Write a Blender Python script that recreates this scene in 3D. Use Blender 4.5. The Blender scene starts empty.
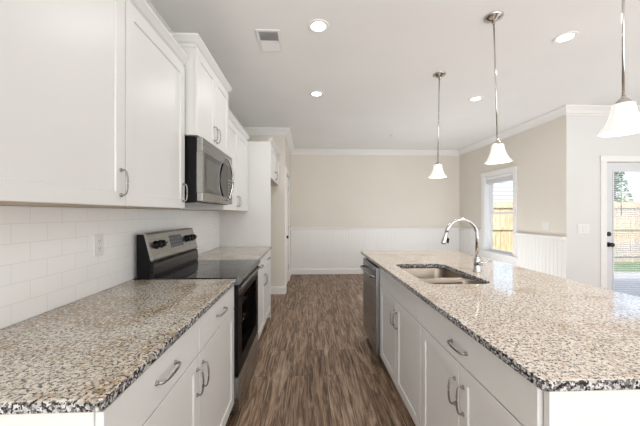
import bpy, bmesh, math, random
from mathutils import Vector, Matrix
random.seed(7)
PI = math.pi
S = bpy.context.scene
C = S.collection

# ---------------------------------------------------------------- camera, world, light, exposure
cam_d = bpy.data.cameras.new('camera'); cam = bpy.data.objects.new('camera', cam_d); C.objects.link(cam)
cam_d.sensor_width = 36; cam_d.lens = 295 / 640 * 36; cam_d.clip_start = .02; cam_d.shift_y = .0006
cam.location = (0, 0, 1.34); cam.rotation_euler = (PI / 2, 0, -.0407)
S.camera = cam
S.view_settings.view_transform = 'Standard'; S.view_settings.look = 'None'
S.view_settings.gamma = 1; S.view_settings.use_curve_mapping = False
S.view_settings.exposure = 0.72

W = bpy.data.worlds.new('world'); S.world = W; W.use_nodes = True
wn = W.node_tree.nodes; wl = W.node_tree.links
sky = wn.new('ShaderNodeTexSky'); sky.sky_type = 'NISHITA'; sky.sun_disc = False
sky.sun_elevation = math.radians(48); sky.sun_rotation = math.radians(205); sky.air_density = 1.0; sky.dust_density = 2.0
wl.new(sky.outputs[0], wn['Background'].inputs[0]); wn['Background'].inputs[1].default_value = .28

def lamp(name, kind, loc, rot, energy, color=(1, 1, 1), **kw):
    d = bpy.data.lights.new(name, kind); d.energy = energy; d.color = color
    for k, v in kw.items(): setattr(d, k, v)
    o = bpy.data.objects.new(name, d); C.objects.link(o); o.location = loc; o.rotation_euler = rot
    return o
lamp('sun', 'SUN', (0, -5, 12), (math.radians(42), 0, math.radians(-25)), 2.9, (1, .95, .86), angle=.01)
# unseen area lamps added as fill before the solid rear and right walls
lamp('rear_fill', 'AREA', (0, -7.6, 1.5), (PI / 2, 0, 0), 150, (.95, .975, 1), shape='RECTANGLE', size=9.5, size_y=2.3)
lamp('side_fill', 'AREA', (8.8, -1.5, 1.45), (PI / 2, 0, PI / 2), 22, (.95, .975, 1), shape='RECTANGLE', size=7, size_y=2.2)
# upward lamps added just above the floor, out of view, to brighten the ceiling
lamp('living_room_fill', 'AREA', (1.8, -4.0, .12), (PI, 0, 0), 390, (.965, .985, 1), shape='RECTANGLE', size=11, size_y=5.5)
lamp('dining_fill', 'AREA', (5.0, .8, .12), (PI, 0, 0), 28, (.965, .985, 1), shape='RECTANGLE', size=4.6, size_y=3.4)
# uplight added on the floor, hidden behind the island, to brighten the far end
lamp('behind_island_fill', 'AREA', (2.3, 4.6, .04), (PI, 0, 0), 17, (.965, .985, 1), shape='RECTANGLE', size=1.3, size_y=1.5)

# ---------------------------------------------------------------- materials
def mat(name, color=(.8, .8, .8), rough=.5, metal=0, **kw):
    m = bpy.data.materials.new(name); m.use_nodes = True
    b = m.node_tree.nodes['Principled BSDF']
    b.inputs['Base Color'].default_value = (*color, 1); b.inputs['Roughness'].default_value = rough; b.inputs['Metallic'].default_value = metal
    for k, v in kw.items(): b.inputs[k.replace('_', ' ')].default_value = v
    return m
def nodes(m):
    t = m.node_tree; return t.nodes, t.links, t.nodes['Principled BSDF']
def coords(m, scale=(1, 1, 1), rot=(0, 0, 0)):
    n, l, b = nodes(m)
    tc = n.new('ShaderNodeTexCoord'); mp = n.new('ShaderNodeMapping')
    mp.inputs['Scale'].default_value = scale; mp.inputs['Rotation'].default_value = rot
    l.new(tc.outputs['Object'], mp.inputs['Vector']); return mp.outputs[0]
def noise(m, vec, scale, detail=3, rough=.55, dist=0):
    n, l, b = nodes(m); t = n.new('ShaderNodeTexNoise')
    t.inputs['Scale'].default_value = scale; t.inputs['Detail'].default_value = detail; t.inputs['Roughness'].default_value = rough; t.inputs['Distortion'].default_value = dist
    l.new(vec, t.inputs['Vector']); return t
def ramp(m, fac, stops, interp='LINEAR'):
    n, l, b = nodes(m); r = n.new('ShaderNodeValToRGB'); r.color_ramp.interpolation = interp
    e = r.color_ramp.elements
    while len(e) < len(stops): e.new(.5)
    for i, (p, c) in enumerate(stops): e[i].position = p; e[i].color = (*c, 1)
    l.new(fac, r.inputs[0]); return r.outputs[0]
def mix(m, a, b_, fac, mode='MIX'):
    n, l, b = nodes(m); x = n.new('ShaderNodeMix'); x.data_type = 'RGBA'; x.blend_type = mode
    for sock, v in ((x.inputs[0], fac), (x.inputs[6], a), (x.inputs[7], b_)):
        if hasattr(v, 'links'): l.new(v, sock)
        else: sock.default_value = v if isinstance(v, float) else (*v, 1)
    return x.outputs[2]
def bump(m, h, strength=.2, dist=.002):
    n, l, b = nodes(m); x = n.new('ShaderNodeBump'); x.inputs['Strength'].default_value = strength; x.inputs['Distance'].default_value = dist
    l.new(h, x.inputs['Height']); l.new(x.outputs[0], b.inputs['Normal'])
def setc(m, c, s='Base Color'):
    n, l, b = nodes(m); l.new(c, b.inputs[s])

def paint(name, col, rough=.6, tex=140, st=.06):
    m = mat(name, col, rough); v = coords(m); t = noise(m, v, tex, 2); bump(m, t.outputs[0], st, .001)
    big = noise(m, v, 1.3, 2)
    setc(m, mix(m, col, tuple(c * .965 for c in col), ramp(m, big.outputs[0], [(.35, (0, 0, 0)), (.7, (1, 1, 1))])))
    return m
M = {}
M['wall'] = paint('greige_wall_paint', (.72, .68, .61))
M['wall_white'] = paint('white_wall', (.71, .71, .70))  # whiter than the other walls, for the patio and far right sides
M['ceiling'] = paint('ceiling_paint', (.84, .835, .825), .8)
M['trim'] = mat('trim_white', (.80, .79, .775), .35)
M['cab'] = paint('cabinet_white_lacquer', (.70, .698, .685), .38, 60, .02)
M['toe'] = mat('toe_kick_grey_paint', (.30, .28, .26), .6)  # one even dark grey for the recessed kick boards
M['wood_under'] = mat('raw_cabinet_bottom', (.50, .40, .30), .6)
M['nickel'] = mat('brushed_nickel', (.36, .35, .335), .3, 1)
M['polished'] = mat('polished_nickel', (.55, .53, .50), .12, 1)
M['chrome'] = mat('chrome', (.62, .62, .63), .1, 1)
M['black'] = mat('black_enamel', (.006, .006, .007), .35, Specular_IOR_Level=.15)
M['blackglass'] = mat('black_ceramic_glass', (.012, .013, .016), .04, IOR=1.75)
M['ovenblack'] = mat('oven_black_glass', (.006, .006, .007), .2, Specular_IOR_Level=.12)
M['splash'] = mat('black_gloss_enamel', (.008, .008, .009), .08, Specular_IOR_Level=.35)
M['screen'] = mat('perforated_screen', (.09, .09, .09), .06)
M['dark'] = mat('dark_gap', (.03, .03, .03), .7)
M['plastic'] = mat('white_plastic', (.78, .77, .76), .35)
M['slot'] = mat('outlet_slot', (.10, .10, .10), .6)
M['greyprint'] = mat('grey_keypad_print', (.33, .33, .34), .4)
M['ring'] = mat('burner_print', (.07, .07, .075), .15)
M['bronze'] = mat('dark_bronze', (.035, .032, .03), .35, .6)
M['vinyl'] = mat('window_vinyl', (.84, .85, .86), .3)
M['doorpaint'] = mat('pale_grey_door_paint', (.66, .675, .70), .35)
M['blind'] = mat('blind_slat_white', (.82, .83, .85), .5)
M['hinge'] = mat('satin_hinge', (.40, .39, .37), .35, 1)

def steel(name, col, rough, axis):
    m = mat(name, col, rough, 1)
    sc = [260, 260, 260]; sc[axis] = 3
    v = coords(m, tuple(sc)); t = noise(m, v, 1, 2)
    setc(m, ramp(m, t.outputs[0], [(.3, tuple(c * .9 for c in col)), (.7, tuple(min(1, c * 1.06) for c in col))]))
    n, l, b = nodes(m); r = n.new('ShaderNodeMapRange'); r.inputs[3].default_value = rough - .05; r.inputs[4].default_value = rough + .07
    l.new(t.outputs[0], r.inputs[0]); l.new(r.outputs[0], b.inputs['Roughness'])
    return m
M['steel'] = steel('stainless_steel', (.35, .345, .335), .27, 1)
M['steel_dark'] = steel('dark_stainless', (.17, .17, .175), .3, 1)
M['steel_dw'] = steel('slate_stainless', (.34, .35, .375), .28, 1)
M['steel_sink'] = steel('sink_stainless', (.33, .285, .24), .30, 0)

# granite: cream and grey ground with tan clouds, organic grey and black flecks
def granite(name, base, light, tan, grey, dark, td, tg, tc):
    m = mat(name, base, .06, IOR=1.5); n, l, b = nodes(m); v = coords(m)
    def off(k):
        x = n.new('ShaderNodeVectorMath'); x.operation = 'ADD'; x.inputs[1].default_value = (k, k * .7, -k); l.new(v, x.inputs[0]); return x.outputs[0]
    def step(t, a, w=.02): return ramp(m, t.outputs[0], [(a, (0, 0, 0)), (a + w, (1, 1, 1))])
    c = mix(m, base, light, step(noise(m, off(1), 78, 3), .46, .08))
    c = mix(m, c, tan, mix(m, (0, 0, 0), step(noise(m, off(3), 80, 2), .47, .05), step(noise(m, off(5), 5, 3), tc, .16)))
    c = mix(m, c, grey, step(noise(m, off(7), 96, 3, .6), tg))
    c = mix(m, c, dark, step(noise(m, off(11), 108, 3, .6), td))
    setc(m, c); return m
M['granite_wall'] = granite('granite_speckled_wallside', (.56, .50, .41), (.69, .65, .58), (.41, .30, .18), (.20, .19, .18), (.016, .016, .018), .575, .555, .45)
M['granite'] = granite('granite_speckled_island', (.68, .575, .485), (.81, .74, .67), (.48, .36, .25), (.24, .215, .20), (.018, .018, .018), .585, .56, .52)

M['granite_edge'] = granite('granite_dark_edge', (.40, .39, .385), (.60, .59, .58), (.30, .27, .24), (.13, .13, .135), (.012, .012, .014), .53, .50, .50)  # darker, greyer speckle than the tops, for the slab side faces

# floor: grey-brown vinyl planks along y
def floor_mat():
    m = mat('vinyl_plank', (.2, .15, .12), .45, Specular_IOR_Level=.3); n, l, b = nodes(m)
    v = coords(m, (1, 1, 1), (0, 0, PI / 2))
    br = n.new('ShaderNodeTexBrick'); br.offset = .37; br.inputs['Scale'].default_value = 1
    br.inputs['Brick Width'].default_value = 1.22; br.inputs['Row Height'].default_value = .152; br.inputs['Mortar Size'].default_value = .0016
    br.inputs['Color1'].default_value = (0, 0, 0, 1); br.inputs['Color2'].default_value = (1, 1, 1, 1); br.inputs['Mortar'].default_value = (.5, .5, .5, 1)
    l.new(v, br.inputs['Vector'])
    # shift the grain per plank
    v2 = coords(m, (9, .8, 1)); sh = n.new('ShaderNodeVectorMath'); sh.operation = 'MULTIPLY_ADD'; sh.inputs[1].default_value = (7, 13, 0)
    l.new(br.outputs['Color'], sh.inputs[0]); l.new(v2, sh.inputs[2])
    g1 = noise(m, sh.outputs[0], 3.0, 8, .68, 1.2); 
    v3 = coords(m, (70, 2.2, 1)); g2 = noise(m, v3, 1.6, 5, .6, .5)
    c = ramp(m, g1.outputs[0], [(.33, (.045, .028, .018)), (.46, (.185, .115, .073)), (.56, (.35, .24, .165)), (.70, (.55, .42, .315))])
    c = mix(m, c, (.50, .395, .30), ramp(m, g2.outputs[0], [(.52, (0, 0, 0)), (.72, (.75, .75, .75))]))
    c = mix(m, c, (.07, .048, .036), ramp(m, g2.outputs[0], [(.30, (.7, .7, .7)), (.43, (0, 0, 0))]))
    tone = ramp(m, br.outputs['Color'], [(0, (.84, .82, .80)), (1, (1.0, 1.0, 1.0))])
    c = mix(m, c, tone, 1.0, 'MULTIPLY')
    c = mix(m, c, (.05, .035, .03), br.outputs['Fac'])
    setc(m, c); bump(m, g2.outputs[0], .12, .002); return m
M['floor'] = floor_mat()

def tile_mat():
    m = mat('white_subway_tile', (.8, .8, .8), .14); n, l, b = nodes(m)
    tc = n.new('ShaderNodeTexCoord'); sp = n.new('ShaderNodeSeparateXYZ'); cb = n.new('ShaderNodeCombineXYZ')
    l.new(tc.outputs['Object'], sp.inputs[0]); l.new(sp.outputs[1], cb.inputs[0]); l.new(sp.outputs[2], cb.inputs[1])
    br = n.new('ShaderNodeTexBrick'); br.offset = .5; br.inputs['Scale'].default_value = 1
    br.inputs['Brick Width'].default_value = .155; br.inputs['Row Height'].default_value = .0765; br.inputs['Mortar Size'].default_value = .0016; br.inputs['Mortar Smooth'].default_value = .3
    br.inputs['Color1'].default_value = (.90, .90, .90, 1); br.inputs['Color2'].default_value = (.915, .915, .915, 1); br.inputs['Mortar'].default_value = (.80, .80, .80, 1)
    l.new(cb.outputs[0], br.inputs['Vector']); setc(m, br.outputs['Color'])
    n2 = n.new('ShaderNodeInvert'); l.new(br.outputs['Fac'], n2.inputs['Color']); bump(m, n2.outputs[0], .18, .001); return m
M['tile'] = tile_mat()

def fence_mat():
    m = mat('cedar_board', (.6, .45, .28), .8); v = coords(m, (6, 6, .9)); t = noise(m, v, 4, 6, .6, .6)
    v2 = coords(m, (7, 1, .2)); t2 = noise(m, v2, 1, 1)
    c = ramp(m, t.outputs[0], [(.3, (.38, .26, .14)), (.5, (.62, .49, .31)), (.72, (.78, .66, .47))])
    setc(m, mix(m, c, (.46, .34, .21), ramp(m, t2.outputs[0], [(.45, (0, 0, 0)), (.62, (.7, .7, .7))]))); return m
M['fence'] = fence_mat()
def simple_noise(name, a, b_, scale, rough=.9, bs=.3):
    m = mat(name, a, rough); v = coords(m); t = noise(m, v, scale, 5); setc(m, ramp(m, t.outputs[0], [(.35, a), (.65, b_)])); bump(m, t.outputs[0], bs, .02); return m
M['grass'] = simple_noise('lawn', (.07, .16, .04), (.20, .32, .10), 14)
M['grass_blade'] = simple_noise('grass_blade', (.09, .22, .05), (.22, .38, .11), 3)
M['patio'] = simple_noise('patio_concrete', (.52, .51, .49), (.62, .61, .59), 6, .9, .05)
M['leaf'] = simple_noise('tree_leaf', (.03, .075, .025), (.12, .2, .07), 9, .6, 0)
M['bark'] = simple_noise('tree_bark', (.10, .075, .05), (.2, .15, .11), 20)
M['siding'] = mat('pale_blue_lap_siding', (.46, .60, .74), .6)
M['roofing'] = simple_noise('roof_shingle', (.16, .16, .17), (.26, .26, .27), 9)

def glass_mat(name, tint=(1, 1, 1), ior=1.45):
    m = bpy.data.materials.new(name); m.use_nodes = True; n = m.node_tree.nodes; l = m.node_tree.links
    n.remove(n['Principled BSDF']); tr = n.new('ShaderNodeBsdfTransparent'); tr.inputs[0].default_value = (*tint, 1)
    gl = n.new('ShaderNodeBsdfGlossy'); gl.inputs['Roughness'].default_value = .01
    fr = n.new('ShaderNodeFresnel'); fr.inputs[0].default_value = ior; ge = n.new('ShaderNodeNewGeometry'); mu = n.new('ShaderNodeMath'); mu.operation = 'SUBTRACT'; mu.use_clamp = True
    l.new(fr.outputs[0], mu.inputs[0]); l.new(ge.outputs['Backfacing'], mu.inputs[1])
    mx = n.new('ShaderNodeMixShader'); l.new(mu.outputs[0], mx.inputs[0]); l.new(tr.outputs[0], mx.inputs[1]); l.new(gl.outputs[0], mx.inputs[2])
    l.new(mx.outputs[0], n['Material Output'].inputs[0]); return m
M['glass'] = glass_mat('clear_pane')
M['oven_glass'] = glass_mat('smoked_oven_glass', (.72, .72, .73), 1.012)
def emis(name, col, st, base=(.9, .9, .9)):
    m = mat(name, base, .35); b = m.node_tree.nodes['Principled BSDF']; b.inputs['Emission Color'].default_value = (*col, 1); b.inputs['Emission Strength'].default_value = st; return m
M['lens'] = emis('led_lens', (1, .985, .95), 3.5)
M['shade'] = emis('lit_opal_glass', (1, .95, .88), .22, (.72, .70, .67))
M['bulb'] = emis('bulb_glass', (1, .93, .82), 2)
M['lcd'] = emis('oven_display', (.3, .34, .36), .05, (.02, .02, .022))

# ---------------------------------------------------------------- mesh helpers
class MB:
    """collects shapes in world coordinates; build() links them as one mesh object"""
    def __init__(s): s.bm = bmesh.new(); s.mi = 0
    def _merge(s, t):
        me = bpy.data.meshes.new('t'); t.to_mesh(me); t.free()
        n0 = len(s.bm.faces); s.bm.from_mesh(me); bpy.data.meshes.remove(me)
        s.bm.faces.ensure_lookup_table()
        for f in s.bm.faces[n0:]: f.material_index = s.mi
    def box(s, x0, x1, y0, y1, z0, z1, bev=0, seg=2):
        t = bmesh.new(); bmesh.ops.create_cube(t, size=1)
        for v in t.verts: v.co = ((x0 + x1) / 2 + v.co.x * (x1 - x0), (y0 + y1) / 2 + v.co.y * (y1 - y0), (z0 + z1) / 2 + v.co.z * (z1 - z0))
        if bev: bmesh.ops.bevel(t, geom=t.edges[:], offset=bev, segments=seg, profile=.5, affect='EDGES')
        s._merge(t); return s
    def lathe(s, prof, cen, axis='z', n=32, flip=False):
        t = bmesh.new(); rings = []
        for r, h in prof:
            ring = []
            for i in range(n):
                a = 2 * PI * i / n; p = (r * math.cos(a), r * math.sin(a), h)
                if axis == 'x': p = (p[2], p[0], p[1])
                elif axis == 'y': p = (p[1], p[2], p[0])
                ring.append(t.verts.new((p[0] + cen[0], p[1] + cen[1], p[2] + cen[2])))
            rings.append(ring)
        for a, b in zip(rings, rings[1:]):
            for i in range(n): f = t.faces.new((a[i], a[(i + 1) % n], b[(i + 1) % n], b[i])); f.smooth = True
        if prof[0] != prof[-1]:
            if prof[0][0] > 1e-5: t.faces.new(rings[0][::-1])
            if prof[-1][0] > 1e-5: t.faces.new(rings[-1])
        bmesh.ops.remove_doubles(t, verts=t.verts, dist=1e-6); bmesh.ops.recalc_face_normals(t, faces=t.faces); s._merge(t); return s
    def tube(s, pts, r, n=12, r2=None, up=(0, 0, 1), smooth=True):
        """sweep an ellipse (r across, r2 along 'up') along pts; r may be a list"""
        t = bmesh.new(); pts = [Vector(p) for p in pts]; rings = []; up = Vector(up)
        for i, p in enumerate(pts):
            d = (pts[min(i + 1, len(pts) - 1)] - pts[max(i - 1, 0)]).normalized()
            a = d.cross(up); 
            if a.length < 1e-3: a = d.cross(Vector((1, 0, 0)))
            a.normalize(); b = a.cross(d).normalized()
            ra = r[i] if isinstance(r, (list, tuple)) else r; rb = r2 if r2 else ra
            rings.append([t.verts.new(p + a * ra * math.cos(2 * PI * k / n) + b * rb * math.sin(2 * PI * k / n)) for k in range(n)])
        for a, b in zip(rings, rings[1:]):
            for i in range(n): f = t.faces.new((a[i], a[(i + 1) % n], b[(i + 1) % n], b[i])); f.smooth = smooth
        t.faces.new(rings[0][::-1]); t.faces.new(rings[-1]); bmesh.ops.recalc_face_normals(t, faces=t.faces); s._merge(t); return s
    def prism(s, poly, axis, a0, a1, bev=0):
        """extrude a 2-D polygon along axis: 'y' poly=(x,z); 'x' poly=(y,z); 'z' poly=(x,y)"""
        t = bmesh.new()
        def P(p, a): return {'y': (p[0], a, p[1]), 'x': (a, p[0], p[1]), 'z': (p[0], p[1], a)}[axis]
        A = [t.verts.new(P(p, a0)) for p in poly]; B = [t.verts.new(P(p, a1)) for p in poly]
        t.faces.new(A); t.faces.new(B[::-1]); k = len(poly)
        for i in range(k): t.faces.new((A[i], A[(i + 1) % k], B[(i + 1) % k], B[i]))
        bmesh.ops.recalc_face_normals(t, faces=t.faces)
        if bev: bmesh.ops.bevel(t, geom=t.edges[:], offset=bev, segments=2, profile=.5, affect='EDGES')
        s._merge(t); return s
    def sweep(s, path, prof, side=1):
        """sweep a moulding profile [(out, z)] along an xy path with mitred corners; out points to the right of travel when side=1"""
        t = bmesh.new(); P = [Vector(p) for p in path]; rings = []
        nrm = []
        for a, b in zip(P, P[1:]): d = (b - a).normalized(); nrm.append(Vector((d.y, -d.x)) * side)
        for i, p in enumerate(P):
            if i == 0: m = nrm[0]
            elif i == len(P) - 1: m = nrm[-1]
            else: m = (nrm[i - 1] + nrm[i]); m = m / (m.dot(nrm[i]))
            rings.append([t.verts.new((p.x + m.x * o, p.y + m.y * o, z)) for o, z in prof])
        k = len(prof)
        for a, b in zip(rings, rings[1:]):
            for i in range(k): t.faces.new((a[i], a[(i + 1) % k], b[(i + 1) % k], b[i]))
        t.faces.new(rings[0]); t.faces.new(rings[-1][::-1]); bmesh.ops.recalc_face_normals(t, faces=t.faces); s._merge(t); return s
    def shaker(s, xb, xf, y0, y1, z0, z1, rail=.058, dep=.0065, slope=.003):
        """framed door in the y-z plane, back at xb, front at xf"""
        t = bmesh.new(); sg = 1 if xf > xb else -1
        def ring(x, o): return [t.verts.new((x, *q)) for q in ((y0 + o, z0 + o), (y1 - o, z0 + o), (y1 - o, z1 - o), (y0 + o, z1 - o))]
        R = [ring(xb, 0), ring(xf - sg * .0015, 0), ring(xf, .0015), ring(xf, rail), ring(xf - sg * dep, rail + slope)]
        for a, b in zip(R, R[1:]):
            for i in range(4): t.faces.new((a[i], a[(i + 1) % 4], b[(i + 1) % 4], b[i]))
        t.faces.new(R[0]); t.faces.new(R[-1]); bmesh.ops.recalc_face_normals(t, faces=t.faces); s._merge(t); return s
    def build(s, name, m, parent=None, kind=None):
        me = bpy.data.meshes.new(name); o = bpy.data.objects.new(name, me); C.objects.link(o)
        if parent is not None:
            off = Vector(parent.location); q = parent
            while q.parent: q = q.parent; off += Vector(q.location)
            bmesh.ops.translate(s.bm, verts=s.bm.verts, vec=-off); o.parent = parent
        s.bm.to_mesh(me); s.bm.free()
        for x in (m if isinstance(m, list) else [m]): me.materials.append(x)
        if kind: o['kind'] = kind
        return o
def thing(name, label, cat, loc, group=None):
    o = bpy.data.objects.new(name, None); C.objects.link(o); o.location = loc; o.empty_display_size = .1
    return tag(o, label, cat, group)
def tag(o, label, cat, group=None):
    o['label'] = label; o['category'] = cat
    if group: o['group'] = group
    return o
def bx(*a, **k): return MB().box(*a, **k)
def copy_tree(o, parent=None):
    c = o.copy(); C.objects.link(c)
    if parent: c.parent = parent
    for ch in list(o.children): copy_tree(ch, c)
    return c

# ---------------------------------------------------------------- room shell
H = 2.744; XL = -1.13; XH = -.385; YS = 4.93; YB = 6.51; XR = 3.41; YP = 3.76
f = bx(XL - .15, 9.15, 0, YP + .1, -.1, 0); f.box(-5.15, 9.15, -8.15, 0, -.1, 0); f.box(XL - .15, XR + .12, YP + .1, YB + .15, -.1, 0); f.build('floor', M['floor'], kind='structure')
f = bx(XL - .15, 9.15, 0, YP + .15, H, H + .12); f.box(-5.15, 9.15, -8.15, 0, H, H + .12); f.box(XL - .15, XR + .15, YP + .15, YB + .15, H, H + .12); f.build('ceiling', M['ceiling'], kind='structure')
bx(XL - .15, XL, -.15, YS + .12, 0, H).build('wall_left', M['wall'], kind='structure')
bx(-5, XL - .15, -.15, 0, 0, H).build('wall_living_front', M['wall'], kind='structure'); bx(-5.15, -5, -8, 0, 0, H).build('wall_living_left', M['wall'], kind='structure')
bx(XL, XH, YS, YS + .12, 0, H).build('wall_left_return', M['wall'], kind='structure')
w = bx(XH - .12, XH, YS + .12, 5.06, 0, H); w.box(XH - .12, XH, 5.88, YB, 0, H); w.box(XH - .12, XH, 5.06, 5.88, 2.06, H); w.build('wall_left_hall', M['wall'], kind='structure')
bx(XH - .12, XR + .15, YB, YB + .15, 0, H).build('wall_back', M['wall'], kind='structure')
WY0, WY1, WZ0, WZ1 = 4.755, 5.575, .625, 2.045
w = bx(XR, XR + .15, YP + .002, WY0, 0, H); w.box(XR, XR + .15, WY1, YB, 0, H); w.box(XR, XR + .15, WY0, WY1, 0, WZ0); w.box(XR, XR + .15, WY0, WY1, WZ1, H); w.build('wall_right', M['wall'], kind='structure')
DX0, DX1 = 3.945, 4.86
w = bx(XR + .0005, DX0, YP, YP + .15, 0, H); w.box(DX1, 9, YP, YP + .15, 0, H); w.box(DX0, DX1, YP, YP + .15, 2.035, H); w.build('wall_patio_side', M['wall_white'], kind='structure')
bx(9, 9.15, -8, YP + .15, 0, H).build('wall_far_right', M['wall_white'], kind='structure')
bx(-5.15, 9.15, -8.15, -8, 0, H).build('wall_rear', M['wall'], kind='structure')

crown = [(0, H), (.085, H), (.085, H - .018), (.072, H - .03), (.045, H - .055), (.026, H - .085), (.012, H - .092), (.012, H - .108), (0, H - .108)]
CP = [(XL, -.14), (XL, YS), (XH, YS), (XH, YB), (XR, YB), (XR, YP), (9, YP)]
MB().sweep(CP, crown).build('trim_1', M['trim'], kind='structure')
base = [(0, 0), (.016, 0), (.016, .10), (.010, .118), (.006, .13), (0, .13)]
MB().sweep([(XL, YS), (XH, YS), (XH, 4.985)], base).build('baseboard_left', M['trim'], kind='structure')
MB().sweep([(XH, 5.95), (XH, YB - .013), (XR - .013, YB - .013), (XR - .013, YP), (DX0 - .08, YP)], base).build('baseboard_back', M['trim'], kind='structure')
# beadboard wainscot with a cap rail
def bead(axis, a0, a1, z0, z1, name, sgn=-1, cap=True):
    m = MB(); step = .0635; n = max(1, round((a1 - a0) / step)); st = (a1 - a0) / n; poly = []
    plane = YB if axis == 'x' else XR
    for i in range(n):
        a = a0 + i * st
        poly += [(a, plane - .006), (a + .004, plane - .0095), (a + st - .011, plane - .0095), (a + st - .0085, plane - .0075), (a + st - .0045, plane - .0098), (a + st - .001, plane - .0065)]
    poly += [(a1, plane - .006), (a1, plane), (a0, plane)]
    if axis == 'y': poly = [(p[1], p[0]) for p in poly]
    m.prism(poly, 'z', z0, z1)
    m.build(name, M['trim'], kind='structure')
bead('x', XH, XR, 0, 1.0, 'trim_2')
bead('y', WY1 + .075, YB, 0, 1.0, 'trim_3'); bead('y', YP, WY0 - .075, 0, 1.0, 'trim_4'); bead('y', WY0 - .075, WY1 + .075, 0, .51, 'trim_5')
cap = [(0, .985), (.016, .985), (.02, 1.0), (.034, 1.006), (.034, 1.026), (0, 1.026)]
MB().sweep([(XH, 5.95), (XH, YB), (XR, YB), (XR, WY1 + .076)], cap).build('trim_6', M['trim'], kind='structure')
MB().sweep([(XR, WY0 - .076), (XR, YP + .001)], cap).build('trim_7', M['trim'], kind='structure')

# window in the right wall
win = bpy.data.objects.new('window_1', None); C.objects.link(win); win.location = (XR, (WY0 + WY1) / 2, WZ0); win['kind'] = 'structure'
cs = MB(); c0 = XR - .018
cs.box(c0, XR, WY0 - .075, WY0 + .006, WZ0 - .02, WZ1 + .07, .003); cs.box(c0, XR, WY1 - .006, WY1 + .075, WZ0 - .02, WZ1 + .07, .003); cs.box(c0 - .004, XR, WY0 - .08, WY1 + .08, WZ1 - .006, WZ1 + .075, .003)
cs.build('casing', M['trim'], win)
sl = bx(XR - .05, XR - .0005, WY0 - .095, WY1 + .095, WZ0 - .025, WZ0 + .004, .004); sl.box(XR - .002, XR + .086, WY0 + .0165, WY1 - .0165, WZ0 - .004, WZ0 + .0035); sl.box(XR - .018, XR, WY0 - .075, WY1 + .075, WZ0 - .11, WZ0 - .025, .003); sl.build('sill', M['trim'], win)
fr = MB(); j0, j1 = XR + .001, XR + .15
fr.box(j0, j1, WY0, WY0 + .016, WZ0, WZ1); fr.box(j0, j1, WY1 - .016, WY1, WZ0, WZ1); fr.box(j0 + .0005, j1, WY0 + .0155, WY1 - .0155, WZ1 - .016, WZ1)
fr.box(XR + .085, XR + .14, WY0 + .016, WY0 + .04, WZ0, WZ1); fr.box(XR + .085, XR + .14, WY1 - .04, WY1 - .016, WZ0, WZ1)
fr.build('frame', M['vinyl'], win)
def sash(xa, xb, z0, z1):
    m = MB(); ya, yb = WY0 + .04, WY1 - .04; t = .038
    m.box(xa, xb, ya, ya + t, z0, z1, .003); m.box(xa, xb, yb - t, yb, z0, z1, .003); m.box(xa + .0005, xb - .0005, ya + t - .002, yb - t + .002, z0 + .0005, z0 + t, .002); m.box(xa + .0005, xb - .0005, ya + t - .002, yb - t + .002, z1 - t, z1 - .0005, .002)
    o = m.build('sash', M['vinyl'], win); bx((xa + xb) / 2 - .003, (xa + xb) / 2 + .003, ya + t - .004, yb - t + .004, z0 + t - .004, z1 - t + .004).build('pane', M['glass'], o)
sash(XR + .112, XR + .137, 1.325, WZ1 - .016); sash(XR + .087, XR + .111, WZ0 + .003, 1.362)
# raised blind at the window head
bl = thing('window_blind', 'white slatted blind pulled up in a bundle at the window head', 'blind', (XR + .045, (WY0 + WY1) / 2, 1.89))
bx(XR + .018, XR + .072, WY0 + .022, WY1 - .022, 1.985, 2.027, .004).build('headrail', M['blind'], bl)
m = MB()
for i in range(15): m.box(XR + .020, XR + .070, WY0 + .026, WY1 - .026, 1.912 + i * .0048, 1.9155 + i * .0048)
m.build('slat_stack', M['blind'], bl); bx(XR + .021, XR + .069, WY0 + .026, WY1 - .026, 1.893, 1.910, .004).build('bottom_rail', M['blind'], bl)

# patio door with blinds between its panes
dr = bpy.data.objects.new('door_1', None); C.objects.link(dr); dr.location = ((DX0 + DX1) / 2, YP, 0); dr['kind'] = 'structure'
cs = MB(); cs.box(DX0 - .075, DX0 + .006, YP - .018, YP, 0, 2.10, .003); cs.box(DX1 - .006, DX1 + .075, YP - .018, YP, 0, 2.10, .003); cs.box(DX0 - .08, DX1 + .08, YP - .022, YP, 2.028, 2.105, .003)
cs.build('casing', M['trim'], dr)
jm = MB(); jm.box(DX0, DX0 + .014, YP + .001, YP + .149, 0, 2.035); jm.box(DX1 - .014, DX1, YP + .001, YP + .149, 0, 2.035); jm.box(DX0, DX1, YP + .001, YP + .149, 2.02, 2.035); jm.build('jamb', M['trim'], dr)
bx(DX0, DX1, YP + .001, YP + .17, -.02, .012, .003).build('threshold', M['nickel'], dr)
s0, s1 = DX0 + .017, DX1 - .017; ys0, ys1 = YP + .012, YP + .056; g0, g1 = s0 + .108, s1 - .108; gz0, gz1 = .26, 1.90
sb = MB(); sb.box(s0, g0, ys0, ys1, .014, 2.016); sb.box(g1, s1, ys0, ys1, .014, 2.016); sb.box(g0, g1, ys0, ys1, .014, gz0); sb.box(g0, g1, ys0, ys1, gz1, 2.016)
for (a, b, c, d) in ((g0 - .016, g0 + .006, gz0 - .016, gz1 + .016), (g1 - .006, g1 + .016, gz0 - .016, gz1 + .016), (g0, g1, gz0 - .016, gz0 + .006), (g0, g1, gz1 - .006, gz1 + .016)): sb.box(a, b, ys0 - .007, ys0 + .004, c, d, .002)
leaf = sb.build('door_leaf', M['doorpaint'], dr)
p = bx(g0, g1, ys0 + .006, ys0 + .009, gz0, gz1); p.box(g0, g1, ys1 - .009, ys1 - .006, gz0, gz1); p.build('pane', M['glass'], leaf)
m = MB(); z = gz0 + .02
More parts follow.
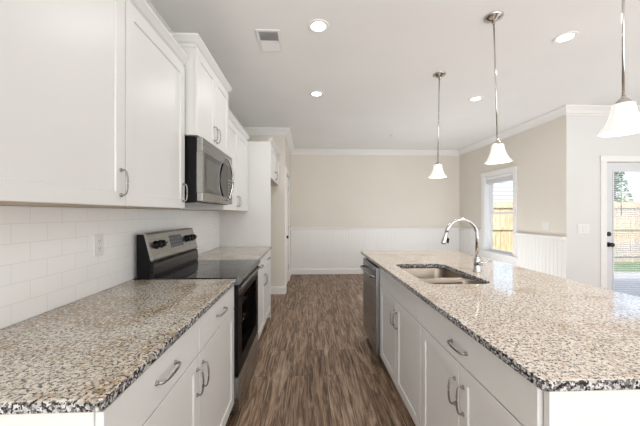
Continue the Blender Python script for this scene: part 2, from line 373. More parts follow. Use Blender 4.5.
while z < gz1 - .012:
    yc = (ys0 + ys1) / 2
    m.prism([(yc - .010, z - .0046), (yc + .010, z + .0046), (yc + .010, z + .0056), (yc - .010, z - .0036)], 'x', g0 + .004, g1 - .004); z += .0255
m.build('slats', M['blind'], leaf)
m = MB(); m.tube([(g0 + .095, ys0 - .012, gz1 - .01), (g0 + .095, ys0 - .012, 1.30)], .004, 8); m.build('tilt_wand', M['greyprint'], leaf)
kx = s0 + .040
MB().lathe([(0, -.066), (.016, -.066), (.026, -.058), (.029, -.046), (.024, -.034), (.012, -.026), (.011, -.010), (.030, -.008), (.032, 0), (0, 0)], (kx, ys0, .925), 'y').build('door_knob', M['bronze'], leaf)
MB().lathe([(0, -.022), (.018, -.022), (.024, -.016), (.03, -.008), (.031, 0), (0, 0)], (kx, ys0, 1.065), 'y').build('deadbolt', M['bronze'], leaf)

# white panelled door in the hall wall beyond the kitchen
d2 = bpy.data.objects.new('door_2', None); C.objects.link(d2); d2.location = (XH, 5.47, 0); d2['kind'] = 'structure'
cs = MB(); cs.box(XH, XH + .018, 4.99, 5.066, 0, 2.125, .003); cs.box(XH, XH + .018, 5.874, 5.95, 0, 2.125, .003); cs.box(XH, XH + .021, 4.985, 5.955, 2.05, 2.128, .003); cs.build('casing', M['trim'], d2)
m = MB().shaker(XH - .05, XH - .008, 5.065, 5.875, .012, 2.055, .11, .008, .012); m.box(XH - .02, XH - .009, 5.17, 5.77, .88, 1.0, .002); lf = m.build('door_leaf', M['trim'], d2)
MB().lathe([(0, .058), (.018, .056), (.027, .045), (.026, .034), (.012, .024), (.011, .010), (.03, .008), (.032, 0), (0, 0)], (XH - .008, 5.135, .93), 'x').build('door_knob', M['bronze'], lf)
for z in (.28, 1.05, 1.82): bx(XH - .012, XH + .006, 5.862, 5.874, z - .045, z + .045, .002).build('hinge', M['hinge'], d2)

# tiled backsplash between the worktop and the wall cabinets
bx(XL, XL + .008, .66, 3.808, .917, 1.368).build('wall_backsplash', M['tile'], kind='structure')

# ---------------------------------------------------------------- cabinets
def pull(p, axis, out, length=.128, parent=None):
    """arched bar pull centred at p; axis 'y' or 'z'; out = +1/-1 along x"""
    pts = []; h = length / 2
    L = [(-h, 0), (-h, .012), (-h + .001, .017), (-h + .006, .0225)]
    for k in range(1, 10): u = -1 + 2 * k / 10; L.append((u * (h - .008), 0.0235 + .0055 * (1 - u * u)))
    L += [(h - .006, .0225), (h - .001, .017), (h, .012), (h, 0)]
    for a, o in L:
        pts.append((p[0] + out * o, p[1] + (a if axis == 'y' else 0), p[2] + (a if axis == 'z' else 0)))
    m = MB().tube(pts, 0.0058, 10, r2=.0036, up=((0, 0, 1) if axis == 'z' else (0, 1, 0)))
    for e in (-h, h):
        q = (p[0] + out * .001, p[1] + (e if axis == 'y' else 0), p[2] + (e if axis == 'z' else 0))
        m.lathe([(0, -.0005), (.0085, -.0005), (.0085, .003), (.006, .005), (0, .005)] if out > 0 else [(0, .0005), (.0085, .0005), (.0085, -.003), (.006, -.005), (0, -.005)], q, 'x', 12)
    return m.build('pull', M['nickel'], parent)
G = .0034
def base_cabinet(label, x_back, x_face, y0, y1, drawers, loc_name='base_cabinet', drawer_pull=True, x_end=None):
    """two-door base cabinet; x_face = door front"""
    sg = 1 if x_face > x_back else -1; xb = x_face - sg * .020
    t = thing(loc_name, label, 'cabinet', ((x_back + x_face) / 2, (y0 + y1) / 2, 0))
    c = MB(); a, b = sorted((x_back, xb - sg * .001))
    if loc_name == 'sink_cabinet':
        c.box(a, b, y0, y0 + .018, .105, .884); c.box(a, b, y1 - .018, y1, .105, .884); c.box(a, b, y0 + .018, y1 - .018, .105, .123); c.box(x_back - .012, x_back, y0 + .018, y1 - .018, .123, .884); c.box(a, a + .018, y0 + .018, y1 - .018, .70, .884)
    else: c.box(a, b, y0, y1, .105, .884, .001)
    c.build('carcass', M['cab'], t)
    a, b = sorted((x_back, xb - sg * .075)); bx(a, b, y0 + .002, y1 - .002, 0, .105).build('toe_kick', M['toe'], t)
    ym = (y0 + y1) / 2
    for (ya, yb) in ([(y0, ym), (ym, y1)] if drawers == 2 else [(y0, y1)]):
        a, b = sorted((xb, x_face)); d = bx(a, b, ya + G, yb - G, .727, .876, .002).build('drawer' if drawer_pull else 'drawer_front', M['cab'], t)
        if drawer_pull: pull((x_face, (ya + yb) / 2, .806 if sg > 0 else .79), 'y', sg, .13 if sg > 0 else .118, d)
    for (ya, yb, yh) in ((y0, ym, ym - .034), (ym, y1, ym + .034)):
        d = MB().shaker(xb, x_face, ya + G, yb - G, .112, .721).build('door', M['cab'], t)
        pull((x_face, yh, .615 if sg > 0 else .59), 'z', sg, .108, d)
    return t
XF = -.477
base_cabinet('white two-drawer base cabinet nearest the camera, left of the range', XL + .002, XF, .706, 1.932, 2)
base_cabinet('white two-drawer base cabinet between the range and tall white panel', XL + .002, XF, 2.704, 3.806, 2)
XI = .622; XIB = 1.24
base_cabinet('white island cabinet under the sink with two doors and a plain false front', XIB, XI, 1.612, 2.528, 1, 'sink_cabinet', False)
base_cabinet('white island cabinet nearest the camera with one wide drawer above two doors', XIB, XI, .772, 1.608, 1, 'drawer_cabinet')

def crown_cab(t, xw, xf, y0, y1, z, ret0=True, ret1=True):
    prof = [(0, z - .012), (.006, z - .012), (.008, z + .006), (.018, z + .014), (.032, z + .034), (.040, z + .044), (.040, z + .056), (0, z + .056)]
    path = ([(xw, y0)] if ret0 else []) + [(xf, y0), (xf, y1)] + ([(xw, y1)] if ret1 else [])
    MB().sweep(path[::-1] if False else path, prof, 1).build('crown_moulding', M['cab'], t)
def wall_cabinet(label, xf, y0, y1, z0, z1, nd=2, xw=XL + .002, ret0=True, ret1=True, name='wall_cabinet', hz=.10, hinge_left=False):
    t = thing(name, label, 'cabinet', (xw + .15, (y0 + y1) / 2, z0)); xb = xf - .020
    c = MB(); c.box(xw, xb - .001, y0, y1, z0 + .004, z1, .001); c.build('carcass', M['cab'], t)
    bx(xw + .002, xb - .003, y0 + .003, y1 - .003, z0, z0 + .004).build('bottom_panel', M['wood_under'], t)
    st = (y1 - y0) / nd
    for i in range(nd):
        ya, yb = y0 + i * st, y0 + (i + 1) * st
        d = MB().shaker(xb, xf, ya + G, yb - G, z0 + .002, z1 - .016).build('door', M['cab'], t)
        pull((xf, yb - .034 if i % 2 == 0 or hinge_left else ya + .034, z0 + hz), 'z', 1, .106, d)
    crown_cab(t, xw, xb, y0, y1, z1, ret0, ret1)
    return t
XU = -.785
wall_cabinet('large white wall cabinet nearest the camera above the speckled counter', XU, .69, 1.918, 1.370, 2.285, hinge_left=True)
wall_cabinet('tall deeper white wall cabinet raised above the microwave', -.715, 1.936, 2.690, 1.845, 2.425, hz=.10)
wall_cabinet('white wall cabinet between the microwave and tall white panel', -.765, 2.70, 3.806, 1.370, 2.262, ret1=False)
pn = bx(XL + .002, -.480, 3.810, 3.832, 0, 2.262, .001).build('refrigerator_panel', M['cab']); tag(pn, 'tall plain white end panel beside the empty refrigerator space', 'panel')
wall_cabinet('small high white cabinet over the empty refrigerator space', -.478, 3.836, 4.915, 1.80, 2.262, ret0=False, ret1=False, hz=.09)

# ---------------------------------------------------------------- counters
def slab(name, label, poly, m, hole=None, z0=.886, z1=.916):
    bm = bmesh.new()
    def loop(pts, z): return [bm.verts.new((x, y, z)) for x, y in pts]
    e = .006
    def inset(pts, d):
        n = len(pts); out = []
        for i in range(n):
            a, b, c = Vector(pts[i - 1]), Vector(pts[i]), Vector(pts[(i + 1) % n]); n1 = (b - a).normalized(); n2 = (c - b).normalized()
            n1 = Vector((-n1.y, n1.x)); n2 = Vector((-n2.y, n2.x)); k = (n1 + n2); k = k / k.dot(n1); out.append(tuple(b + k * d))
        return out
    outer = [loop(inset(poly, e * .6), z0), loop(poly, z0 + e * .6), loop(poly, z1 - e), loop(inset(poly, e * .3), z1 - e * .3), loop(inset(poly, e), z1)]
    n = len(poly)
    for a, b in zip(outer, outer[1:]):
        for i in range(n): bm.faces.new((a[i], a[(i + 1) % n], b[(i + 1) % n], b[i]))
    if hole:
        hi = [loop(inset(hole, .0), z0), loop(hole, z1 - .003), loop(inset(hole, -.003), z1)]; k = len(hole)
        for a, b in zip(hi, hi[1:]):
            for i in range(k): bm.faces.new((a[i], b[i], b[(i + 1) % k], a[(i + 1) % k]))
        for oz, ho in ((outer[-1], hi[-1]), (outer[0], hi[0])):
            ed = [bm.edges.get((r[i], r[(i + 1) % len(r)])) for r in (oz, ho) for i in range(len(r))]
            bmesh.ops.triangle_fill(bm, use_beauty=True, edges=ed)
    else: bm.faces.new(outer[-1]); bm.faces.new(outer[0][::-1])
    bmesh.ops.recalc_face_normals(bm, faces=bm.faces)
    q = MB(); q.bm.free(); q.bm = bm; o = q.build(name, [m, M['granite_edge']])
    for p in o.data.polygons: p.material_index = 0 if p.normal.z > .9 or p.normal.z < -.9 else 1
    return tag(o, label, 'countertop')
def rrect(x0, x1, y0, y1, r, n=5):
    P = []
    for cx, cy, a in ((x1 - r, y0 + r, -PI / 2), (x1 - r, y1 - r, 0), (x0 + r, y1 - r, PI / 2), (x0 + r, y0 + r, PI)):
        for i in range(n + 1): t = a + PI / 2 * i / n; P.append((cx + r * math.cos(t), cy + r * math.sin(t)))
    return P
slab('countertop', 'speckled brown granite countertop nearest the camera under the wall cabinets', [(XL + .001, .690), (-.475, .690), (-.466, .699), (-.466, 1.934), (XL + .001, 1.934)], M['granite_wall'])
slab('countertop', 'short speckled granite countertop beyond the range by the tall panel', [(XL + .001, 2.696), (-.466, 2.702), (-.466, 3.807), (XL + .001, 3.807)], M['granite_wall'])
SX0, SX1, SY0, SY1 = .722, 1.125, 1.735, 2.44
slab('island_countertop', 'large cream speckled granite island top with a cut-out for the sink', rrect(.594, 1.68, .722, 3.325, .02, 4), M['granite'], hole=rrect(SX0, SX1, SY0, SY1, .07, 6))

# island sides
def panel(name, label, *b): return tag(bx(*b, .0015).build(name, M['cab']), label, 'panel')
panel('island_end_panel', 'plain white end panel of the island facing the camera', XI + .012, 1.262, .750, .769, 0, .884)
panel('island_end_panel', 'narrow white end panel at the far end of the island beyond the dishwasher', XI + .004, 1.262, 3.142, 3.166, 0, .884)
panel('island_back_panel', 'long plain white back panel of the island facing the window side', 1.243, 1.261, .771, 3.14, 0, .884)

# dishwasher
dw = thing('dishwasher', 'dark stainless dishwasher built into the far end of the island', 'dishwasher', (.92, 2.84, 0))
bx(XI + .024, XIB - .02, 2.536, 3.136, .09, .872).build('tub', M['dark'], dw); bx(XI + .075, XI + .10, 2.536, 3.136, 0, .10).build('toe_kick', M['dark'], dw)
d = bx(.590, XI + .022, 2.535, 3.137, .105, .868, .006, seg=3).build('door', M['steel_dw'], dw)
bx(.5885, .5905, 2.55, 3.122, .836, .862).build('control_strip', M['blackglass'], d)
h = MB(); pts = [(.592, 2.575, .782), (.572, 2.578, .782), (.556, 2.590, .782)] + [(.554 - .006 * math.sin(PI * k / 8), 2.60 + .472 * k / 8, .782) for k in range(9)] + [(.556, 3.082, .782), (.572, 3.094, .782), (.592, 3.097, .782)]
h.tube(pts, .009, 10, r2=.013); h.build('handle', M['steel'], d)

# sink: two undermount bowls
sk = thing('kitchen_sink', 'stainless double-bowl sink set under the island countertop', 'sink', ((SX0 + SX1) / 2, (SY0 + SY1) / 2, .70))
def bowl(y0, y1, depth):
    bm = bmesh.new(); x0, x1 = SX0 - .008, SX1 + .008; zt = .884; rings = []
    for ins, z, r in ((-.014, zt, .085), (0, zt, .075), (.004, zt - .01, .072), (.012, zt - depth + .05, .07), (.022, zt - depth + .02, .065), (.05, zt - depth + .002, .05)):
        rings.append([bm.verts.new((x, y, z)) for x, y in rrect(x0 + ins, x1 - ins, y0 + ins, y1 - ins, r, 6)])
    n = len(rings[0])
    for a, b in zip(rings, rings[1:]):
        for i in range(n): fc = bm.faces.new((a[i], b[i], b[(i + 1) % n], a[(i + 1) % n])); fc.smooth = True
    bm.faces.new(rings[-1])
    q = MB(); q.bm.free(); q.bm = bm; o = q.build('bowl', M['steel_sink'], sk)
    md = o.modifiers.new('wall', 'SOLIDIFY'); md.thickness = .0015; md.offset = 1
    cx, cy = (x0 + x1) / 2, (y0 + y1) / 2
    MB().lathe([(0, .004), (.02, .004), (.03, .006), (.043, .006), (.045, .002), (0, .002)], (cx, cy, zt - depth + .002), 'z', 24).build('drain', M['chrome'], o)
ym = 2.04
bowl(SY0 - .008, ym - .016, .20); bowl(ym + .016, SY1 + .008, .20)
bx(SX0 - .005, SX1 + .005, ym - .024, ym + .024, .848, .866, .008, seg=3).build('divider', M['steel_sink'], sk)

# faucet
fx, fy, fz = 1.232, 2.10, .916
fa = thing('kitchen_faucet', 'chrome gooseneck pull-down faucet standing behind the island sink', 'faucet', (fx, fy, fz))
MB().lathe([(0, 0), (.031, 0), (.031, .006), (.026, .012), (.024, .05), (.025, .085), (.021, .098), (.016, .108), (0, .108)], (fx, fy, fz)).build('base', M['chrome'], fa)
pts = [(fx, fy, fz + .10), (fx, fy, fz + .262)]; R = .115
for k in range(1, 15):
    a = PI * k / 14 * .94; pts.append((fx - R + R * math.cos(a), fy, fz + .264 + R * math.sin(a)))
MB().tube(pts, .0138, 14, up=(0, 1, 0)).build('spout', M['chrome'], fa)
e = Vector(pts[-1]); dv = (Vector(pts[-1]) - Vector(pts[-2])).normalized()
hd = MB().tube([e, e + dv * .01, e + dv * .03, e + dv * .075, e + dv * .088], [.014, .015, .0155, .018, .016], 16, up=(0, 1, 0)).build('spray_head', M['chrome'], fa)
q = e + dv * .05; MB().tube([q + Vector((.016, 0, .01)), q + Vector((.026, 0, 0)), q + Vector((.024, 0, -.03))], [.006, .009, .006], 10, up=(0, 1, 0)).build('spray_button', M['black'], hd)
lv = MB().tube([(fx, fy - .018, fz + .062), (fx, fy - .045, fz + .062), (fx, fy - .052, fz + .062)], [.017, .017, .013], 14)
lv.tube([(fx, fy - .043, fz + .064), (fx + .03, fy - .047, fz + .078), (fx + .075, fy - .05, fz + .086)], [.008, .007, .006], 10, r2=.005); lv.build('lever', M['chrome'], fa)

# ---------------------------------------------------------------- range
y0, y1 = 1.937, 2.699; yc = (y0 + y1) / 2
rg = thing('electric_range', 'freestanding stainless range with black glass cooktop and slanted control back', 'range', (-.78, yc, 0))
b = MB(); b.box(-1.112, -.50, y0, y0 + .012, .03, .895); b.box(-1.112, -.50, y1 - .012, y1, .03, .895); b.box(-1.112, -1.10, y0, y1, .03, .895); b.box(-1.10, -.50, y0, y1, .03, .27); b.box(-1.10, -.50, y0, y1, .80, .895)
b.box(-1.10, -.5, y0, y0 + .075, .27, .80); b.box(-1.10, -.5, y1 - .075, y1, .27, .80)
b.build('body', M['black'], rg)
ct = bx(-1.03, -.449, y0, y1, .902, .922, .003).build('cooktop', M['blackglass'], rg)
for (cx, cy, r) in ((-.62, yc - .19, .115), (-.62, yc + .19, .09), (-.88, yc - .19, .08), (-.88, yc + .19, .105)):
    m = MB()
    for rr in (r, r * .62): m.lathe([(rr - .0006, .0221), (rr + .0006, .0221), (rr + .0006, .0223), (rr - .0006, .0223), (rr - .0006, .0221)], (cx, cy, .90), n=48)
    m.build('burner_ring', M['ring'], ct)
MB().prism([(-.50, .876), (-.452, .876), (-.438, .884), (-.432, .900), (-.433, .914), (-.440, .9235), (-.462, .9245), (-.462, .901), (-.50, .899)], 'y', y0 - .001, y1 + .001).build('front_trim', M['steel_dark'], rg)
# slanted backguard
MB().prism([(-1.112, .905), (-1.03, .905), (-1.022, 1.03), (-1.066, 1.198), (-1.075, 1.204), (-1.112, 1.204)], 'y', y0, y1, .002).build('backguard', M['black'], rg)
cpn = MB().prism([(-1.024, 1.034), (-1.012, 1.028), (-1.008, 1.040), (-1.052, 1.203), (-1.062, 1.210), (-1.112, 1.210), (-1.112, 1.2045), (-1.072, 1.2045), (-1.065, 1.199)], 'y', y0 - .001, y1 + .001).build('control_panel', M['steel'], rg)
MB().prism([(-1.03, .9225), (-1.004, .9225), (-.998, .945), (-1.004, 1.012), (-1.016, 1.024), (-1.03, 1.024)], 'y', y0 + .004, y1 - .004, .002).build('splash_panel', M['splash'], rg)
tl = Vector((-.044, 0, .163)).normalized(); nn = Vector((.163, 0, .044)).normalized()      # along the panel / out of it
def on_panel(u, y, o=0): return Vector((-1.008, y, 1.040)) + tl * u + nn * o
def pbox(name, u0, u1, ya, yb, o0, o1, m, parent):
    q = MB(); t = bmesh.new(); vs = [t.verts.new(on_panel(u, y, o)) for o in (o0, o1) for u, y in ((u0, ya), (u1, ya), (u1, yb), (u0, yb))]
    for F in ((0, 1, 2, 3), (4, 5, 6, 7), (0, 1, 5, 4), (1, 2, 6, 5), (2, 3, 7, 6), (3, 0, 4, 7)): t.faces.new([vs[i] for i in F])
    bmesh.ops.recalc_face_normals(t, faces=t.faces); q._merge(t); return q.build(name, m, parent)
ds = pbox('display', .048, .140, yc - .095, yc + .115, -.001, .0012, M['lcd'], cpn)
for r_ in range(3):
    for c_ in range(6):
        if r_ == 2 and c_ in (2, 3): continue
        t = on_panel(.062 + r_ * .026, yc - .075 + c_ * .032, .0016); bx(t.x - .001, t.x + .0008, t.y - .006, t.y + .006, t.z - .002, t.z + .002).build('key', M['greyprint'], ds)
for ky in (y0 + .085, y0 + .150, y0 + .215)[:2] + (y1 - .19, y1 - .125, y1 - .06):
    c0 = on_panel(.092, ky, 0); q = MB()
    q.lathe([(0, 0), (.029, 0), (.029, .004), (.024, .006), (.022, .026), (.019, .030), (0, .030)], (0, 0, 0), 'z', 24); q.box(-.022, .022, -.0045, .0045, .028, .038, .002)
    rot = nn.to_track_quat('Z', 'Y').to_matrix().to_4x4(); bmesh.ops.transform(q.bm, matrix=Matrix.Translation(c0) @ rot, verts=q.bm.verts)
    q.build('knob', M['black'], cpn)
for ch in rg.children:
    if ch.name.split('.')[0] in ('backguard', 'control_panel', 'splash_panel'): ch.location.x += .014
# oven door, window, racks
od = MB(); od.box(-.497, -.452, y0 + .003, y0 + .10, .275, .872, .003); od.box(-.497, -.452, y1 - .10, y1 - .003, .275, .872, .003); od.box(-.497, -.452, y0 + .1, y1 - .1, .275, .375); od.box(-.497, -.452, y0 + .1, y1 - .1, .77, .872)
od = od.build('oven_door', M['ovenblack'], rg)
bx(-.456, -.450, y0 + .02, y1 - .02, .29, .80).build('window', M['oven_glass'], od)
hm = MB(); hm.tube([(-.434, y0 + .03, .858), (-.434, y1 - .03, .858)], .0095, 14)
hm.build('handle', M['steel_dark'], od)
bx(-.4535, -.4515, y0 + .006, y1 - .006, .826, .868).build('top_strip', M['steel_dark'], od)
for ya in (y0 + .035, y1 - .065): bx(-.455, -.432, ya, ya + .03, .848, .868, .003).build('handle_bracket', M['black'], od)
for z in (.47, .61):
    m = MB(); ra, rb = y0 + .085, y1 - .085
    m.tube([(-.53, ra, z), (-.53, rb, z)], .004, 8); m.tube([(-1.05, ra, z), (-1.05, rb, z)], .004, 8)
    for i in range(14): yy = ra + .01 + i * (rb - ra - .02) / 13; m.tube([(-1.05, yy, z), (-.53, yy, z)], .0025, 6)
    m.build('oven_rack', M['chrome'], rg)
dd = bx(-.497, -.450, y0 + .003, y1 - .003, .040, .266, .003).build('storage_drawer', M['steel'], rg)
for ya in (y0 + .04, y1 - .08):
    for xa in (-1.08, -.56): bx(xa, xa + .03, ya, ya + .03, 0, .032).build('foot', M['black'], rg)

# ---------------------------------------------------------------- microwave
y0, y1 = 1.938, 2.688; z0, z1 = 1.415, 1.838
mw = thing('microwave', 'over-the-range stainless microwave hanging under the raised wall cabinet', 'microwave', (-.9, (y0 + y1) / 2, z0))
bx(XL + .002, -.722, y0, y1, z0, z1, .003).build('body', M['black'], mw)
bx(-1.08, -.74, y0 + .05, y1 - .05, z0 - .006, z0 - .001).build('vent_filter', M['nickel'], mw)
xf = -.682; yd = y1 - .165
d = MB(); d.box(-.720, xf, y0 + .002, yd, z0 + .004, z0 + .062, .004); d.box(-.720, xf, y0 + .002, y1 - .002, z1 - .095, z1 - .002, .004); d.box(-.720, xf, y0 + .002, y0 + .035, z0 + .0625, z1 - .0955); d.box(-.720, xf, yd + .0005, y1 - .002, z0 + .004, z0 + .045, .004)
d = d.build('door', M['steel'], mw)
bx(-.718, xf - .002, y0 + .033, yd - .001, z0 + .058, z1 - .092).build('window', M['blackglass'], d)
bx(xf - .0025, xf - .0014, y0 + .075, yd - .20, z0 + .085, z1 - .125).build('window_screen', M['screen'], d)
cp = bx(-.720, xf - .0015, yd + .001, y1 - .003, z0 + .043, z1 - .094).build('control_panel', M['blackglass'], mw)
for r_ in range(6):
    for c_ in range(3): yy = yd + .040 + c_ * .04; zz = z0 + .075 + r_ * .027; bx(xf - .0018, xf - .0008, yy - .009, yy + .009, zz - .005, zz + .005).build('key', M['greyprint'], cp)
hp = [(xf - .002, yd - .022, z0 + .035), (xf + .014, yd - .022, z0 + .037)] + [(xf + .018 + .040 * math.sin(PI * (k + .6) / 11.2), yd - .022, z0 + .05 + .315 * k / 10) for k in range(11)] + [(xf + .014, yd - .022, z1 - .045), (xf - .002, yd - .022, z1 - .043)]
hd = MB().tube(hp, .015, 12, r2=.007, up=(0, 0, 1)).build('handle', M['chrome'], d)
inn = [(x - .0075, y, z) for x, y, z in hp[2:-2]]
MB().tube(inn, .0155, 10, r2=.0045, up=(0, 0, 1)).build('handle_liner', M['black'], hd)

# ---------------------------------------------------------------- switches and outlets
def plate(name, label, cat, face, c, gang, kind):
    """face: 'x+' on the left wall, 'x-' on the right wall, 'y-' on the patio wall; c = centre on the wall"""
    t = thing(name, label, cat, c); wd = .071 + (gang - 1) * .046; hh = .0585
    def B(a0, a1, b0, b1, o0, o1, bev=0):
        if face == 'x+': return (c[0] + o0, c[0] + o1, c[1] + a0, c[1] + a1, c[2] + b0, c[2] + b1, bev)
        if face == 'x-': return (c[0] - o1, c[0] - o0, c[1] + a0, c[1] + a1, c[2] + b0, c[2] + b1, bev)
        return (c[0] + a0, c[0] + a1, c[1] - o1, c[1] - o0, c[2] + b0, c[2] + b1, bev)
    bx(*B(-wd / 2, wd / 2, -hh, hh, 0, .006, .0018)).build('cover_plate', M['plastic'], t)
    for g in range(gang):
        u = (g - (gang - 1) / 2) * .046
        if kind == 'switch':
            bx(*B(u - .0165, u + .0165, -.034, .034, .0055, .0065)).build('switch_gap', M['greyprint'], t)
            bx(*B(u - .0155, u + .0155, -.033, .033, .006, .0095, .0015)).build('rocker', M['plastic'], t)
        else:
            for v in (-.02, .02):
                s = bx(*B(u - .0155, u + .0155, v - .0145, v + .0145, .0055, .008, .001)).build('socket', M['plastic'], t)
                q = MB()
                for e in (-.006, .006): q.box(*B(u + e - .0013, u + e + .0013, v - .001, v + .0075, .0078, .0084))
                q.box(*B(u - .0022, u + .0022, v - .0095, v - .006, .0078, .0084)); q.build('slots', M['slot'], s)
    return t
XT = XL + .008
plate('wall_outlet', 'white outlet on the tile above the near speckled counter', 'outlet', 'x+', (XT, 1.625, 1.170), 1, 'outlet')
plate('wall_outlet', 'small white outlet on the tile beyond the range', 'outlet', 'x+', (XT, 3.60, 1.185), 1, 'outlet')
plate('light_switch', 'white double switch above the beadboard right of the window', 'light switch', 'x-', (XR, 4.10, 1.165), 2, 'switch')
plate('light_switch', 'white triple switch beside the glazed patio door', 'light switch', 'y-', (3.64, YP, 1.135), 3, 'switch')

# ---------------------------------------------------------------- ceiling fittings
def can_light(x, y, label):
    t = thing('recessed_light', label, 'ceiling light', (x, y, H), 'recessed ceiling lights')
    MB().lathe([(.082, 0), (.082, -.004), (.077, -.007), (.062, -.007), (.056, -.004), (.056, 0)], (x, y, H), n=40).build('trim_ring', M['trim'], t)
    MB().lathe([(0, -.003), (.0565, -.003), (.0565, -.001), (0, -.001)], (x, y, H), n=40).build('lens', M['lens'], t)
    l = lamp('downlight', 'AREA', (0, 0, -.012), (0, 0, 0), 3.5, (1, .98, .95), shape='DISK', size=.13); l.parent = t
can_light(.078, 2.21, 'round recessed light near the square ceiling vent, above the aisle')
can_light(.10, 3.46, 'round recessed light farther along the aisle, beyond the ceiling vent')
can_light(2.05, 3.53, 'round recessed light between the two farther pendants over the dining side')
can_light(2.05, 2.27, 'round recessed light between the middle pendant and the pendant nearest the camera')

vt = thing('ceiling_vent', 'white rectangular ceiling vent with grey louvres above the aisle', 'vent', (-.31, 2.42, H))
vx0, vx1, vy0, vy1 = -.405, -.215, 2.265, 2.575; m = MB()
m.box(vx0, vx0 + .022, vy0, vy1, H - .007, H, .002); m.box(vx1 - .022, vx1, vy0, vy1, H - .007, H, .002); m.box(vx0 + .022, vx1 - .022, vy0 + .0005, vy0 + .022, H - .0068, H, .001); m.box(vx0 + .022, vx1 - .022, vy1 - .022, vy1 - .0005, H - .0068, H, .001); m.box(vx0 + .022, vx1 - .022, 2.412, 2.424, H - .007, H)
m.build('frame', M['trim'], vt); bx(vx0 + .005, vx1 - .005, vy0 + .005, vy1 - .005, H - .0015, H - .0005).build('duct_opening', M['greyprint'], vt)
m = MB()
for half, (ya, yb, sgn) in enumerate(((vy0 + .024, 2.410, 1), (2.426, vy1 - .024, -1))):
    n = 8
    for i in range(n):
        y = ya + (i + .5) * (yb - ya) / n; m.prism([(y - sgn * .009, H - .0085), (y - sgn * .008, H - .0090), (y + sgn * .007, H - .0020), (y + sgn * .006, H - .0016)], 'x', vx0 + .02, vx1 - .02)
m.build('louvres', M['trim'], vt)
sd = thing('smoke_detector', 'small flat round white detector on the ceiling near the back wall', 'smoke detector', (1.51, 5.20, H))
MB().lathe([(0, -.034), (.03, -.034), (.045, -.028), (.05, -.022), (.05, -.018), (0, -.018)], (1.51, 5.2, H)).build('cap', M['plastic'], sd)
MB().lathe([(0, -.018), (.044, -.018), (.044, -.012), (0, -.012)], (1.51, 5.2, H)).build('vent_gap', M['slot'], sd); MB().lathe([(0, -.012), (.056, -.012), (.062, -.006), (.062, 0), (0, 0)], (1.51, 5.2, H)).build('base', M['plastic'], sd)

# pendants
def pendant(x, y, label, tilt=0):
    t = thing('pendant_light', label, 'pendant light', (x, y, H), 'pendants over the island'); zb = 1.704
    MB().lathe([(.064, 0), (.064, -.004), (.058, -.012), (.035, -.024), (.014, -.034), (.009, -.050), (0, -.050)], (x, y, H), n=36).build('canopy', M['polished'], t)
    MB().tube([(x, y, H - .045), (x, y, zb + .15)], .0055, 10).build('stem', M['polished'], t)
    MB().lathe([(0.0000, 0.1677), (0.0069, 0.1677), (0.0095, 0.1548), (0.0189, 0.1479), (0.0258, 0.1376), (0.0292, 0.1273), (0.0292, 0.1221), (0.0000, 0.1221)], (x, y, zb), n=28).build('shade_cap', M['polished'], t)
    MB().lathe([(0.0258, 0.1290), (0.0370, 0.1264), (0.0396, 0.1213), (0.0404, 0.1101), (0.0439, 0.0903), (0.0499, 0.0688), (0.0585, 0.0447), (0.0679, 0.0258), (0.0791, 0.0103), (0.0860, 0.0026), (0.0851, 0.0000), (0.0826, 0.0009), (0.0757, 0.0077), (0.0645, 0.0232), (0.0550, 0.0430), (0.0464, 0.0679), (0.0404, 0.0903), (0.0370, 0.1101), (0.0353, 0.1204), (0.0258, 0.1247)], (x, y, zb), n=44).build('glass_shade', M['shade'], t)
    MB().lathe([(0.0000, 0.0387), (0.0120, 0.0413), (0.0206, 0.0516), (0.0232, 0.0645), (0.0189, 0.0791), (0.0120, 0.0929), (0.0112, 0.1221), (0.0000, 0.1221)], (x, y, zb), n=20).build('bulb', M['bulb'], t)
    l = lamp('bulb_glow', 'POINT', (0, 0, zb + .012 - H), (0, 0, 0), 1.2, (1, .92, .8), shadow_soft_size=.03); l.parent = t
    t.rotation_euler.y = tilt
    return t
pendant(1.325, 2.925, 'farthest of the three bell-shaped glass pendants over the island', .018)
pendant(1.325, 2.055, 'middle bell-shaped glass pendant over the island near the sink', -.032)
pendant(1.415, 1.268, 'large nearest bell-shaped glass pendant at the picture edge above the island')

# ---------------------------------------------------------------- garden beyond the glass
GZ = -.12
bx(XR + .16, 14, YP + .16, 7.0, GZ - .08, GZ).build('patio', M['patio'], kind='structure')
bx(-6, 26, 7.0, 30, GZ - .1, GZ - .01).build('lawn', M['grass'], kind='structure')
m = MB(); t = bmesh.new()
for i in range(5000):
    x = random.uniform(6.8, 11.5); y = random.uniform(7.05, 8.2); a = random.uniform(0, PI); h = random.uniform(.05, .11); dx, dy = math.cos(a) * .008, math.sin(a) * .008; lx, ly = random.uniform(-.03, .03), random.uniform(-.03, .03)
    t.faces.new([t.verts.new(q) for q in ((x - dx, y - dy, GZ - .012), (x + dx, y + dy, GZ - .012), (x + lx, y + ly, GZ + h))])
m._merge(t); g = m.build('grass', M['grass_blade']); g['kind'] = 'stuff'; g['label'] = 'short green lawn grass between the patio and wooden fence'; g['category'] = 'grass'
FY = 8.35
fn = thing('wooden_fence', 'tall tan wooden board fence at the back of the garden', 'fence', (8.5, FY, GZ))
m = MB(); x = 3.6; i = 0
while x < 13.6:
    h = 1.80 + random.uniform(-.012, .012); m.prism([(x, FY + random.uniform(0, .006)), (x + .135, FY + random.uniform(0, .006)), (x + .135, FY + .022), (x, FY + .022)], 'z', GZ, GZ + h); x += .1415
m.build('boards', M['fence'], fn)
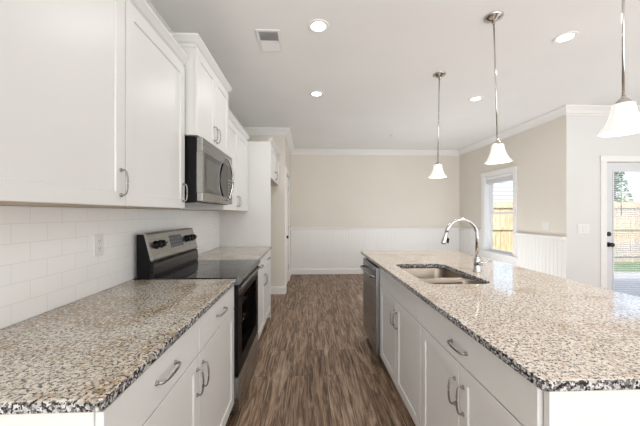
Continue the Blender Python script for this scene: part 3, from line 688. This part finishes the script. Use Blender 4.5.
for z in (.18, .98, 1.62): bx(3.6, 13.6, FY - .04, FY - .001, GZ + z, GZ + z + .09, .003).build('rail', M['fence'], fn)
for x in (3.7, 6.05, 8.25, 10.6, 12.95): bx(x, x + .09, FY - .13, FY - .041, GZ, GZ + 1.72, .004).build('post', M['fence'], fn)
# tree beyond the fence
tr = thing('leafy_tree', 'leafy green tree rising behind the fence, seen through the patio door', 'tree', (12.1, 11.2, GZ))
MB().tube([(12.1, 11.2, GZ), (12.05, 11.2, 1.2), (12.15, 11.25, 2.4), (12.1, 11.2, 3.6)], [.11, .09, .06, .02], 10, up=(1, 0, 0)).build('trunk', M['bark'], tr)
t = bmesh.new()
for i in range(1500):
    a = random.uniform(0, 2 * PI); u = random.random(); z = 1.3 + 2.3 * u; r = .62 * math.sqrt(random.random()) * (1 - .75 * u); c = Vector((12.1 + r * math.cos(a), 11.2 + r * math.sin(a), z))
    p_ = Vector((random.gauss(0, 1), random.gauss(0, 1), random.gauss(0, 1))).normalized(); q_ = p_.orthogonal().normalized(); s_ = random.uniform(.05, .085)
    t.faces.new([t.verts.new(c + v) for v in (p_ * s_, q_ * s_ * .5, -p_ * s_, -q_ * s_ * .5)])
m = MB(); m._merge(t); m.build('foliage', M['leaf'], tr)
# neighbouring house with pale blue siding
nb = thing('neighbour_house', 'pale blue house with lap siding beyond the fence, seen through the window', 'house', (8.0, 15, GZ))
poly = [(13.2, GZ)]; z = GZ
while z < 5.2: poly += [(12.97, z), (13.0, z + .19)]; z += .19
poly += [(13.2, z)]
MB().prism(poly, 'x', 5.4, 11.2).build('siding_wall', M['siding'], nb)
m = bx(5.4, 5.6, 13.2, 18, GZ, 5.2); m.box(11.0, 11.2, 13.2, 18, GZ, 5.2); m.box(5.6, 11, 17.8, 18, GZ, 5.2); m.build('side_walls', M['siding'], nb)
MB().prism([(12.6, 5.15), (15.5, 7.0), (18.4, 5.15), (18.4, 5.3), (15.5, 7.15), (12.6, 5.3)], 'x', 5.0, 11.6).build('roof', M['roofing'], nb)
